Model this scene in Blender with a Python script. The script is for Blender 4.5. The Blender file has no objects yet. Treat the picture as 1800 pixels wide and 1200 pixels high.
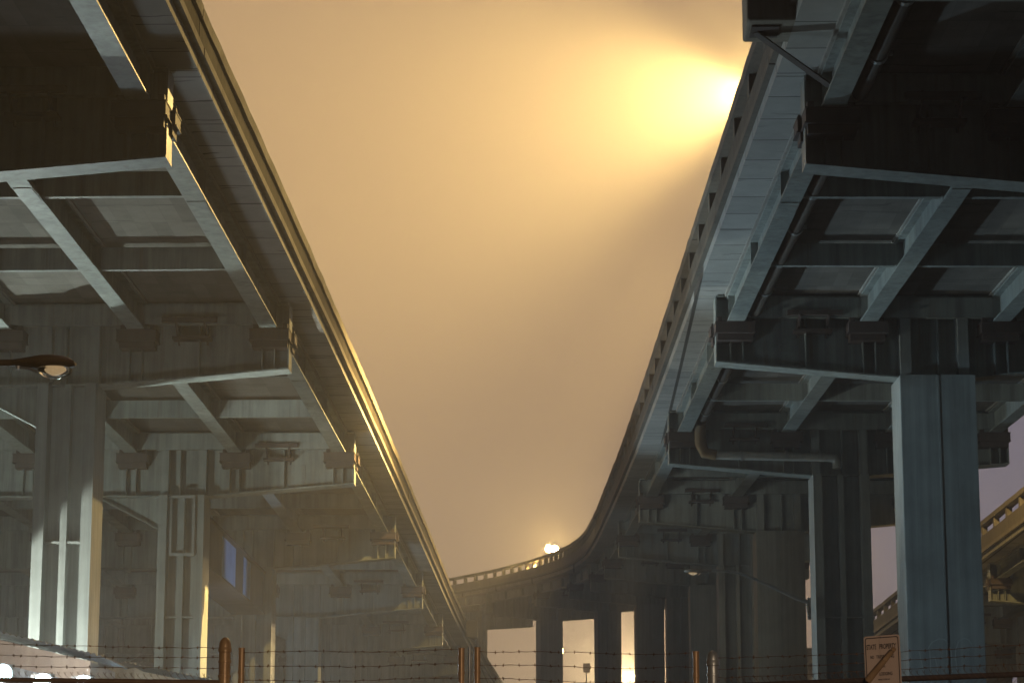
import bpy, bmesh, math, random
from mathutils import Vector, Matrix
random.seed(7)
R = math.radians
S = bpy.context.scene
C = S.collection

# ---------------------------------------------------------------- camera
F_PX = 4550.0
PITCH = math.atan(940 / F_PX)
YAW = math.atan(110 * math.cos(PITCH) / F_PX)
cam = bpy.data.cameras.new("camera")
cam.sensor_width = 36.0
cam.lens = 36.0 * F_PX / 1800.0
cam.clip_start = 0.1
cam.clip_end = 3000
co = bpy.data.objects.new("camera", cam)
C.objects.link(co)
co.location = (0, 0, 1.6)
co.rotation_euler = (math.pi / 2 + PITCH, 0, YAW)
S.camera = co
CAM_O = Vector((0, 0, 1.6))
FW = Vector((-math.sin(YAW) * math.cos(PITCH), math.cos(YAW) * math.cos(PITCH), math.sin(PITCH)))
RT = Vector((math.cos(YAW), math.sin(YAW), 0))
UP = RT.cross(FW)


def at(x, y, Y):                      # a measured image point at distance Y, in metres
    d = FW + RT * ((x - 900) / F_PX) - UP * ((y - 600) / F_PX)
    return CAM_O + d * (Y / d.y)


# ---------------------------------------------------------------- world: night sky over a city
S.view_settings.view_transform = 'Standard'
S.view_settings.look = 'None'
S.view_settings.exposure = 0.0
S.view_settings.gamma = 1.0
S.cycles.volume_max_steps = 64
S.cycles.volume_bounces = 0
S.cycles.max_bounces = 6
S.cycles.use_denoising = True
W = bpy.data.worlds.new("World")
S.world = W
W.use_nodes = True
nt = W.node_tree
nt.nodes.clear()
out = nt.nodes.new('ShaderNodeOutputWorld')
bg = nt.nodes.new('ShaderNodeBackground')
bg2 = nt.nodes.new('ShaderNodeBackground')
mixw = nt.nodes.new('ShaderNodeMixShader')
tc = nt.nodes.new('ShaderNodeTexCoord')
sep = nt.nodes.new('ShaderNodeSeparateXYZ')
ramp = nt.nodes.new('ShaderNodeMapRange')
ramp.interpolation_type = 'SMOOTHSTEP'
ramp.inputs[1].default_value = -0.2
ramp.inputs[2].default_value = 0.95
nt.links.new(tc.outputs['Generated'], sep.inputs[0])
nt.links.new(sep.outputs['Y'], ramp.inputs[0])
bg.inputs[0].default_value = (0.60, 0.72, 1.0, 1)      # unlit side of the night sky
bg.inputs[1].default_value = 0.012
side = nt.nodes.new('ShaderNodeMapRange')              # amber city glow ahead, lavender overcast to the right
side.interpolation_type = 'SMOOTHSTEP'
side.inputs[1].default_value = 0.07
side.inputs[2].default_value = 0.13
nt.links.new(sep.outputs['X'], side.inputs[0])
skymix = nt.nodes.new('ShaderNodeMix')
skymix.data_type = 'RGBA'
skymix.inputs[6].default_value = (0.30, 0.195, 0.135, 1)
skymix.inputs[7].default_value = (0.19, 0.18, 0.245, 1)
nt.links.new(side.outputs[0], skymix.inputs[0])
nt.links.new(skymix.outputs[2], bg2.inputs[0])
bg2.inputs[1].default_value = 1.0
nt.links.new(ramp.outputs[0], mixw.inputs[0])
nt.links.new(bg.outputs[0], mixw.inputs[1])
nt.links.new(bg2.outputs[0], mixw.inputs[2])
nt.links.new(mixw.outputs[0], out.inputs[0])

SODIUM = (1.0, 0.655, 0.21)
COOL = (0.58, 0.84, 1.0)
GREENISH = (0.84, 1.0, 0.92)
HAZE_DENSITY = 0.0024


# ---------------------------------------------------------------- materials
def new_mat(name):
    m = bpy.data.materials.new(name)
    m.use_nodes = True
    n = m.node_tree.nodes
    return m, n, m.node_tree.links, n['Principled BSDF']


def weathered(name, base, alt, stain=None, scale=1.2, streak=(6, 6, 0.35), rough=0.6, metal=0.0,
              stain_lo=0.55, stain_hi=0.75, bump=0.1, fine=30, stain_amt=0.8, grime=0.0):
    m, n, l, p = new_mat(name)
    g = n.new('ShaderNodeNewGeometry')
    mp = n.new('ShaderNodeMapping')
    mp.inputs['Scale'].default_value = streak
    l.new(g.outputs['Position'], mp.inputs[0])
    a = n.new('ShaderNodeTexNoise')
    a.inputs['Scale'].default_value = scale
    a.inputs['Detail'].default_value = 8
    a.inputs['Roughness'].default_value = 0.62
    l.new(g.outputs['Position'], a.inputs['Vector'])
    b = n.new('ShaderNodeTexNoise')
    b.inputs['Scale'].default_value = 1.0
    b.inputs['Detail'].default_value = 6
    l.new(mp.outputs[0], b.inputs['Vector'])
    mul = n.new('ShaderNodeMath')
    mul.operation = 'ADD'
    l.new(a.outputs[0], mul.inputs[0])
    l.new(b.outputs[0], mul.inputs[1])
    mr = n.new('ShaderNodeMapRange')
    mr.inputs[1].default_value = 0.72
    mr.inputs[2].default_value = 1.28
    l.new(mul.outputs[0], mr.inputs[0])
    mx = n.new('ShaderNodeMix')
    mx.data_type = 'RGBA'
    mx.inputs[6].default_value = (*base, 1)
    mx.inputs[7].default_value = (*alt, 1)
    l.new(mr.outputs[0], mx.inputs[0])
    col = mx.outputs[2]
    if stain:
        c = n.new('ShaderNodeTexNoise')
        c.inputs['Scale'].default_value = scale * 0.7
        c.inputs['Detail'].default_value = 10
        c.inputs['Roughness'].default_value = 0.7
        l.new(mp.outputs[0], c.inputs['Vector'])
        r2 = n.new('ShaderNodeMapRange')
        r2.inputs[1].default_value = stain_lo
        r2.inputs[2].default_value = stain_hi
        r2.inputs[4].default_value = stain_amt
        l.new(c.outputs[0], r2.inputs[0])
        m2 = n.new('ShaderNodeMix')
        m2.data_type = 'RGBA'
        l.new(r2.outputs[0], m2.inputs[0])
        l.new(col, m2.inputs[6])
        m2.inputs[7].default_value = (*stain, 1)
        col = m2.outputs[2]
    if grime:                        # dirt that has run down the faces, and blotches of old paint
        m4 = n.new('ShaderNodeMapping')
        m4.inputs['Scale'].default_value = (7, 7, 0.3)
        l.new(g.outputs['Position'], m4.inputs[0])
        e = n.new('ShaderNodeTexNoise')
        e.inputs['Scale'].default_value = 1.0
        e.inputs['Detail'].default_value = 7
        e.inputs['Roughness'].default_value = 0.7
        l.new(m4.outputs[0], e.inputs['Vector'])
        q = n.new('ShaderNodeTexNoise')
        q.inputs['Scale'].default_value = 0.55
        q.inputs['Detail'].default_value = 4
        l.new(g.outputs['Position'], q.inputs['Vector'])
        eq = n.new('ShaderNodeMath')
        eq.operation = 'MULTIPLY_ADD'
        eq.inputs[1].default_value = 0.6
        l.new(q.outputs[0], eq.inputs[0])
        l.new(e.outputs[0], eq.inputs[2])
        r4 = n.new('ShaderNodeMapRange')
        r4.inputs[1].default_value = 0.78
        r4.inputs[2].default_value = 1.0
        r4.inputs[4].default_value = grime
        l.new(eq.outputs[0], r4.inputs[0])
        m5 = n.new('ShaderNodeMix')
        m5.data_type = 'RGBA'
        l.new(r4.outputs[0], m5.inputs[0])
        l.new(col, m5.inputs[6])
        m5.inputs[7].default_value = (0.055, 0.05, 0.042, 1)
        col = m5.outputs[2]
    l.new(col, p.inputs['Base Color'])
    rr = n.new('ShaderNodeMapRange')
    rr.inputs[3].default_value = rough - 0.12
    rr.inputs[4].default_value = rough + 0.15
    l.new(a.outputs[0], rr.inputs[0])
    l.new(rr.outputs[0], p.inputs['Roughness'])
    p.inputs['Metallic'].default_value = metal
    if bump:
        d = n.new('ShaderNodeTexNoise')
        d.inputs['Scale'].default_value = fine
        d.inputs['Detail'].default_value = 5
        l.new(g.outputs['Position'], d.inputs['Vector'])
        bp = n.new('ShaderNodeBump')
        bp.inputs['Strength'].default_value = bump
        bp.inputs['Distance'].default_value = 0.02
        l.new(d.outputs[0], bp.inputs['Height'])
        l.new(bp.outputs[0], p.inputs['Normal'])
    return m


def formwork(name, base, alt, board, axis, crack=True, joint=.45):
    """concrete cast against boards: one tone per board, joint lines, hair cracks"""
    m, n, l, p = new_mat(name)
    g = n.new('ShaderNodeNewGeometry')
    s = n.new('ShaderNodeSeparateXYZ')
    l.new(g.outputs['Position'], s.inputs[0])

    def cell(o, w):
        d = n.new('ShaderNodeMath'); d.operation = 'DIVIDE'; d.inputs[1].default_value = w
        l.new(o, d.inputs[0])
        fl = n.new('ShaderNodeMath'); fl.operation = 'FLOOR'; l.new(d.outputs[0], fl.inputs[0])
        fr = n.new('ShaderNodeMath'); fr.operation = 'FRACT'; l.new(d.outputs[0], fr.inputs[0])
        return fl.outputs[0], fr.outputs[0]
    fx, rx = cell(s.outputs[axis], board)
    fy, ry = cell(s.outputs[1 - axis], 1.22)
    cb = n.new('ShaderNodeCombineXYZ')
    l.new(fx, cb.inputs[0]); l.new(fy, cb.inputs[1])
    wn = n.new('ShaderNodeTexWhiteNoise')
    wn.noise_dimensions = '3D'
    l.new(cb.outputs[0], wn.inputs['Vector'])
    a = n.new('ShaderNodeTexNoise')
    a.inputs['Scale'].default_value = 2.2
    a.inputs['Detail'].default_value = 9
    a.inputs['Roughness'].default_value = 0.65
    l.new(g.outputs['Position'], a.inputs['Vector'])
    av = n.new('ShaderNodeMath'); av.operation = 'MULTIPLY_ADD'
    l.new(wn.outputs[0], av.inputs[0]); av.inputs[1].default_value = 0.35
    l.new(a.outputs[0], av.inputs[2])
    mr = n.new('ShaderNodeMapRange')
    mr.inputs[1].default_value = 0.4; mr.inputs[2].default_value = 0.95
    l.new(av.outputs[0], mr.inputs[0])
    mx = n.new('ShaderNodeMix'); mx.data_type = 'RGBA'
    mx.inputs[6].default_value = (*base, 1); mx.inputs[7].default_value = (*alt, 1)
    l.new(mr.outputs[0], mx.inputs[0])
    # joints
    j = n.new('ShaderNodeMath'); j.operation = 'LESS_THAN'; j.inputs[1].default_value = 0.03
    l.new(ry, j.inputs[0])
    j2 = n.new('ShaderNodeMath'); j2.operation = 'LESS_THAN'; j2.inputs[1].default_value = 0.03
    l.new(rx, j2.inputs[0])
    jm = n.new('ShaderNodeMath'); jm.operation = 'MAXIMUM'
    l.new(j.outputs[0], jm.inputs[0]); l.new(j2.outputs[0], jm.inputs[1])
    js = n.new('ShaderNodeMath'); js.operation = 'MULTIPLY'; js.inputs[1].default_value = joint
    l.new(jm.outputs[0], js.inputs[0])
    m2 = n.new('ShaderNodeMix'); m2.data_type = 'RGBA'
    l.new(js.outputs[0], m2.inputs[0]); l.new(mx.outputs[2], m2.inputs[6])
    m2.inputs[7].default_value = (0.05, 0.045, 0.04, 1)
    col = m2.outputs[2]
    if crack:
        # transverse shrinkage cracks with damp edges: wandering across the deck, broken in places
        wob = n.new('ShaderNodeTexNoise'); wob.inputs['Scale'].default_value = 1.1; wob.inputs['Detail'].default_value = 6
        l.new(g.outputs['Position'], wob.inputs['Vector'])
        wy = n.new('ShaderNodeMath'); wy.operation = 'MULTIPLY_ADD'; wy.inputs[1].default_value = 0.55
        l.new(wob.outputs[0], wy.inputs[0]); l.new(s.outputs[1], wy.inputs[2])
        fl, fr = cell(wy.outputs[0], 0.83)
        wn2 = n.new('ShaderNodeTexWhiteNoise'); wn2.noise_dimensions = '1D'
        l.new(fl, wn2.inputs['W'])
        off = n.new('ShaderNodeMath'); off.operation = 'SUBTRACT'; l.new(fr, off.inputs[0]); l.new(wn2.outputs[0], off.inputs[1])
        ab = n.new('ShaderNodeMath'); ab.operation = 'ABSOLUTE'; l.new(off.outputs[0], ab.inputs[0])
        thn = n.new('ShaderNodeMapRange'); thn.inputs[1].default_value = 0.004; thn.inputs[2].default_value = 0.05
        thn.inputs[3].default_value = 1.0; thn.inputs[4].default_value = 0.0
        l.new(ab.outputs[0], thn.inputs[0])
        br = n.new('ShaderNodeTexNoise'); br.inputs['Scale'].default_value = 0.9
        l.new(g.outputs['Position'], br.inputs['Vector'])
        brm = n.new('ShaderNodeMapRange'); brm.inputs[1].default_value = 0.5; brm.inputs[2].default_value = 0.56
        l.new(br.outputs[0], brm.inputs[0])
        ml = n.new('ShaderNodeMath'); ml.operation = 'MULTIPLY'
        l.new(thn.outputs[0], ml.inputs[0]); l.new(brm.outputs[0], ml.inputs[1])
        ml2 = n.new('ShaderNodeMath'); ml2.operation = 'MULTIPLY'; ml2.inputs[1].default_value = 0.9
        l.new(ml.outputs[0], ml2.inputs[0])
        m3 = n.new('ShaderNodeMix'); m3.data_type = 'RGBA'
        l.new(ml2.outputs[0], m3.inputs[0]); l.new(col, m3.inputs[6])
        m3.inputs[7].default_value = (0.04, 0.035, 0.03, 1)
        col = m3.outputs[2]
    l.new(col, p.inputs['Base Color'])
    p.inputs['Roughness'].default_value = 0.85
    return m


def plain(name, col, rough=0.5, metal=0.0):
    m, n, l, p = new_mat(name)
    p.inputs['Base Color'].default_value = (*col, 1)
    p.inputs['Roughness'].default_value = rough
    p.inputs['Metallic'].default_value = metal
    return m


def glow(name, col, s):
    m, n, l, p = new_mat(name)
    p.inputs['Base Color'].default_value = (0.8, 0.8, 0.8, 1)
    p.inputs['Emission Color'].default_value = (*col, 1)
    p.inputs['Emission Strength'].default_value = s
    return m


M = {}
M['steel'] = weathered('painted_steel', (0.31, 0.34, 0.325), (0.165, 0.185, 0.18), (0.16, 0.11, 0.045), stain_lo=0.56, stain_hi=0.76, stain_amt=0.8, rough=0.55, grime=0.45)
M['steel_col'] = weathered('painted_column_steel', (0.32, 0.345, 0.335), (0.19, 0.21, 0.205), (0.12, 0.11, 0.09), streak=(9, 9, 0.12), stain_lo=0.6, stain_hi=0.8, stain_amt=0.5, rough=0.5, grime=0.28)
M['bracket'] = weathered('brown_primer_steel', (0.085, 0.062, 0.058), (0.05, 0.036, 0.034), (0.12, 0.06, 0.03), rough=0.7)
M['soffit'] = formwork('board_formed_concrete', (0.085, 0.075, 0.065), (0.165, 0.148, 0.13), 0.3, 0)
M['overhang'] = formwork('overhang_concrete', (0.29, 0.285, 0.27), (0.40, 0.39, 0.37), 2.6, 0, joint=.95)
M['haunch'] = weathered('haunch_concrete', (0.22, 0.205, 0.185), (0.33, 0.31, 0.28), rough=0.85)
M['barrier'] = weathered('shaded_stained_concrete', (0.030, 0.025, 0.02), (0.055, 0.046, 0.037), (0.015, 0.013, 0.011), streak=(5, 5, 0.4), rough=0.9, stain_lo=0.45, stain_hi=0.65, bump=0.25)  # dark tone paints in the shade on the left parapet walls; streaks are stains
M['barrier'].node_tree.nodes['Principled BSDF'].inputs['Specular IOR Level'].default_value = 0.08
M['barrier_far'] = weathered('weathered_lit_concrete', (0.20, 0.175, 0.14), (0.30, 0.27, 0.225), (0.09, 0.075, 0.06), streak=(5, 5, 0.25), rough=0.9, stain_lo=0.5, stain_hi=0.7, bump=0.2)  # weathered; pale tone also paints lamp light on the far right spans
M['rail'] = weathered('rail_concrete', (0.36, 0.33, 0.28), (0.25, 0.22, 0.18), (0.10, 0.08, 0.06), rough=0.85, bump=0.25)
M['barrier_mid'] = weathered('grimy_dim_concrete', (0.07, 0.06, 0.05), (0.12, 0.105, 0.085), (0.035, 0.03, 0.025), streak=(5, 5, 0.3), rough=0.9, stain_lo=0.5, stain_hi=0.7, bump=0.2)  # near-span copy, grimy and dimmer; the far copy paints in lamp light
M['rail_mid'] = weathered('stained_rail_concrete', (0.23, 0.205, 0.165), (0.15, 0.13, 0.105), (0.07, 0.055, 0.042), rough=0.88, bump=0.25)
M['rail_dark'] = weathered('weathered_dim_rail', (0.15, 0.13, 0.105), (0.10, 0.085, 0.068), (0.06, 0.05, 0.04), rough=0.85, bump=0.25)  # dimmer near-span rail; far rails take the pale one as lamp light
M['road'] = weathered('asphalt', (0.05, 0.05, 0.05), (0.075, 0.072, 0.07), rough=0.9)
M['pipe'] = weathered('brown_pipe', (0.06, 0.05, 0.042), (0.10, 0.08, 0.065), (0.14, 0.08, 0.03), rough=0.6)
M['white_pipe'] = weathered('pale_painted_pipe', (0.42, 0.43, 0.42), (0.30, 0.30, 0.28), (0.25, 0.13, 0.03), stain_lo=0.6, stain_hi=0.75, rough=0.5)
M['rust'] = weathered('rusty_elbow', (0.20, 0.12, 0.04), (0.11, 0.06, 0.022), rough=0.8)
M['bolt'] = plain('bolt_steel', (0.45, 0.45, 0.45), 0.35, 0.9)
M['blue'] = weathered('blue_light_paint', (0.24, 0.38, 0.70), (0.15, 0.26, 0.52), rough=0.6, streak=(20, 20, 0.2))  # blue paint standing in for patches of blue light on the strut
M['lamp_body'] = weathered('lamp_housing', (0.17, 0.12, 0.07), (0.10, 0.07, 0.045), rough=0.45)
M['lamp_grey'] = weathered('grey_lamp_housing', (0.32, 0.28, 0.24), (0.20, 0.17, 0.14), rough=0.5)
M['galv'] = weathered('galvanised_steel', (0.42, 0.43, 0.43), (0.30, 0.31, 0.31), (0.22, 0.13, 0.06), stain_lo=0.62, stain_hi=0.8, metal=0.6, rough=0.42, scale=6)
M['rustpost'] = weathered('rusting_galvanised_post', (0.50, 0.31, 0.15), (0.33, 0.19, 0.085), (0.46, 0.36, 0.26), metal=0.15, rough=0.36, scale=9, streak=(30, 30, 2))
M['arm'] = weathered('tan_weathered_arm', (0.42, 0.28, 0.16), (0.28, 0.17, 0.09), rough=0.7, scale=9)
M['wire'] = weathered('rusty_wire', (0.26, 0.15, 0.09), (0.15, 0.085, 0.05), rough=0.6, metal=0.4, bump=0)
M['mesh'] = weathered('chain_link_wire', (0.26, 0.17, 0.11), (0.17, 0.10, 0.065), rough=0.5, metal=0.5, bump=0)
M['sign'] = weathered('sign_face', (0.60, 0.47, 0.40), (0.50, 0.385, 0.33), (0.34, 0.24, 0.19), rough=0.45, stain_lo=0.6, stain_hi=0.85, bump=0)
M['ink'] = plain('sign_ink', (0.02, 0.02, 0.025), 0.5)
M['wall_tan'] = weathered('tan_fascia_board', (0.40, 0.30, 0.22), (0.28, 0.20, 0.15), rough=0.8)
M['wall_grey'] = weathered('corrugated_siding', (0.36, 0.35, 0.34), (0.25, 0.245, 0.24), (0.2, 0.14, 0.09), rough=0.6, streak=(6, 6, 0.3))
M['roof'] = weathered('corrugated_roof_sheet', (0.20, 0.20, 0.20), (0.12, 0.12, 0.12), (0.2, 0.13, 0.08), rough=0.5, metal=0.3)
M['glass_dark'] = plain('window_glass', (0.55, 0.62, 0.60), 0.5)
M['ground'] = weathered('gravel_yard', (0.03, 0.028, 0.026), (0.055, 0.05, 0.046), rough=0.95, scale=0.5)
M['hill'] = weathered('dry_hillside', (0.10, 0.085, 0.06), (0.15, 0.13, 0.09), rough=0.95, scale=0.1)
M['graffiti'] = plain('faded_spray_paint', (0.35, 0.385, 0.38), 0.7)
M['concrete_bldg'] = weathered('pale_render', (0.36, 0.33, 0.30), (0.28, 0.26, 0.24), rough=0.85)
M['sodium_lens'] = glow('sodium_lens', SODIUM, 60)
M['cool_lens'] = glow('metal_halide_lens', COOL, 60)
M['white_lit'] = glow('lit_white_tube', (0.85, 0.95, 1.0), 2.2)
gm, gn, gl_, gp = new_mat('clear_refractor_glass')
gp.inputs['Base Color'].default_value = (1, 1, 1, 1)
gp.inputs['Roughness'].default_value = 0.05
gp.inputs['Transmission Weight'].default_value = 1.0
gp.inputs['IOR'].default_value = 1.06
M['glass'] = gm
M['reflector'] = glow('faint_painted_glow', (1.0, 0.68, 0.34), 0.30)  # faint emission painted into the reflectors of lamp heads that are not lit


# ---------------------------------------------------------------- mesh builder
class MB:
    def __init__(self):
        self.v = []
        self.f = []

    def hexa(self, p):
        """8 corners: bottom ring 0-3, top ring 4-7"""
        b = len(self.v)
        self.v += [tuple(q) for q in p]
        for q in ((3, 2, 1, 0), (4, 5, 6, 7), (0, 1, 5, 4), (1, 2, 6, 5), (2, 3, 7, 6), (3, 0, 4, 7)):
            self.f.append(tuple(b + i for i in q))

    def box(self, x0, x1, y0, y1, z0, z1, fr=None):
        T = fr if fr else (lambda x, y, z: (x, y, z))
        self.hexa([T(x0, y0, z0), T(x1, y0, z0), T(x1, y1, z0), T(x0, y1, z0),
                   T(x0, y0, z1), T(x1, y0, z1), T(x1, y1, z1), T(x0, y1, z1)])

    def prism(self, poly, y0, y1, fr=None):
        """poly of (x,z) extruded along y"""
        T = fr if fr else (lambda x, y, z: (x, y, z))
        b = len(self.v)
        k = len(poly)
        self.v += [tuple(T(x, y0, z)) for x, z in poly] + [tuple(T(x, y1, z)) for x, z in poly]
        self.f.append(tuple(b + i for i in range(k)))
        self.f.append(tuple(b + k + i for i in reversed(range(k))))
        for i in range(k):
            j = (i + 1) % k
            self.f.append((b + i, b + k + i, b + k + j, b + j))

    def sweep(self, rings, closed_ends=True):
        """list of rings of equal size"""
        b = len(self.v)
        k = len(rings[0])
        for r in rings:
            self.v += [tuple(q) for q in r]
        for s in range(len(rings) - 1):
            for i in range(k):
                j = (i + 1) % k
                self.f.append((b + s * k + i, b + s * k + j, b + (s + 1) * k + j, b + (s + 1) * k + i))
        if closed_ends:
            self.f.append(tuple(b + i for i in reversed(range(k))))
            e = b + (len(rings) - 1) * k
            self.f.append(tuple(e + i for i in range(k)))

    def tube(self, pts, r, n=10):
        pts = [Vector(p) for p in pts]
        rs = r if isinstance(r, (list, tuple)) else [r] * len(pts)
        rings = []
        ref = None
        for i, p in enumerate(pts):
            a = pts[max(i - 1, 0)]
            c = pts[min(i + 1, len(pts) - 1)]
            t = (c - a).normalized()
            if ref is None:
                ref = Vector((0, 0, 1)) if abs(t.z) < 0.9 else Vector((1, 0, 0))
            s = t.cross(ref).normalized()
            ref = s.cross(t)
            rings.append([p + (s * math.cos(q) + ref * math.sin(q)) * rs[i] for q in [2 * math.pi * k / n for k in range(n)]])
        self.sweep(rings)

    def lathe(self, prof, centre, n=20, ax='z'):
        rings = []
        for r, h in prof:
            rings.append([Vector(centre) + Vector((math.cos(2 * math.pi * k / n) * r, math.sin(2 * math.pi * k / n) * r, h)) for k in range(n)])
        self.sweep(rings)

    def build(self, name, mat, parent=None, smooth=False, bevel=0.0):
        me = bpy.data.meshes.new(name)
        me.from_pydata(self.v, [], self.f)
        bm = bmesh.new()
        bm.from_mesh(me)
        bmesh.ops.recalc_face_normals(bm, faces=bm.faces)
        bm.to_mesh(me)
        bm.free()
        me.materials.append(mat)
        o = bpy.data.objects.new(name, me)
        C.objects.link(o)
        if parent:
            o.parent = parent
            o.matrix_parent_inverse = world_of(parent).inverted()
        if smooth:
            for pl in me.polygons:
                pl.use_smooth = True
            try:
                me.set_sharp_from_angle(angle=R(40))
            except Exception:
                pass
        if bevel:
            b = o.modifiers.new('bevel', 'BEVEL')
            b.width = bevel
            b.segments = 2
            b.limit_method = 'ANGLE'
        return o


def world_of(o):
    m = o.matrix_parent_inverse @ o.matrix_basis if o.parent else o.matrix_basis.copy()
    return world_of(o.parent) @ m if o.parent else m


def tag(o, label, cat, group=None, kind=None):
    o['label'] = label
    o['category'] = cat
    if group:
        o['group'] = group
    if kind:
        o['kind'] = kind
    return o


def thing(name, loc, label, cat, group=None):
    o = bpy.data.objects.new(name, None)
    o.empty_display_size = 0.3
    o.location = loc
    C.objects.link(o)
    return tag(o, label, cat, group)


def copy_tree(o, parent=None):
    c = o.copy()
    C.objects.link(c)
    if parent:
        c.parent = parent
        c.matrix_parent_inverse = o.matrix_parent_inverse.copy()
    for ch in [x for x in bpy.data.objects if x.parent == o]:
        copy_tree(ch, c)
    return c


def structure(o):
    o['kind'] = 'structure'
    return o


# ---------------------------------------------------------------- ground and hill
gb = MB()
gb.box(-220, 220, -30, 330, -0.4, 0.0)
structure(gb.build('ground', M['ground']))
hb = MB()
rows = []
for j in range(9):
    y = 246 + j * 9
    row = []
    for i in range(61):
        x = -215 + i * 430 / 60
        crest = 18.5 - 0.10 * (x - 2) + 1.2 * math.sin(x * 0.09) + 0.5 * math.sin(x * 0.31 + 1)
        crest = max(6, min(crest, 24))
        h = crest * math.sin(min(1, j / 5) * math.pi / 2) if j else -0.2
        row.append((x, y, h))
    rows.append(row)
for row in rows:
    hb.v += row
for j in range(8):
    for i in range(60):
        a = j * 61 + i
        hb.f.append((a, a + 1, a + 62, a + 61))
structure(hb.build('hillside', M['hill'], smooth=True))


# ---------------------------------------------------------------- viaduct builder
SOF = 1.42


class Path:
    def __init__(self, pts, side):
        self.p = [Vector(q) for q in pts]
        self.side = side          # +1: deck lies to the right of travel, -1: to the left

    def ev(self, t):
        n = len(self.p)
        i = min(max(int(math.floor(t)), 0), n - 2)
        u = t - i
        p1, p2 = self.p[i], self.p[i + 1]
        p0 = self.p[i - 1] if i > 0 else p1 * 2 - p2
        p3 = self.p[i + 2] if i + 2 < n else p2 * 2 - p1
        pos = 0.5 * ((2 * p1) + (p2 - p0) * u + (2 * p0 - 5 * p1 + 4 * p2 - p3) * u * u + (3 * p1 - p0 - 3 * p2 + p3) * u ** 3)
        tan = 0.5 * ((p2 - p0) + 2 * (2 * p0 - 5 * p1 + 4 * p2 - p3) * u + 3 * (3 * p1 - p0 - 3 * p2 + p3) * u * u)
        return pos, tan

    def frame(self, t):
        pos, tan = self.ev(t)
        th = Vector((tan.x, tan.y, 0)).normalized()
        u = Vector((th.y, -th.x, 0)) * self.side
        z = Vector((0, 0, 1))
        return lambda a, v, h: pos + u * a + th * v + z * h


# every piece of edge profile as (a outward negative, z above cap tip)
def mirror(poly, W_CAP):
    return [(W_CAP - a, z) for a, z in reversed(poly)]


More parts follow.
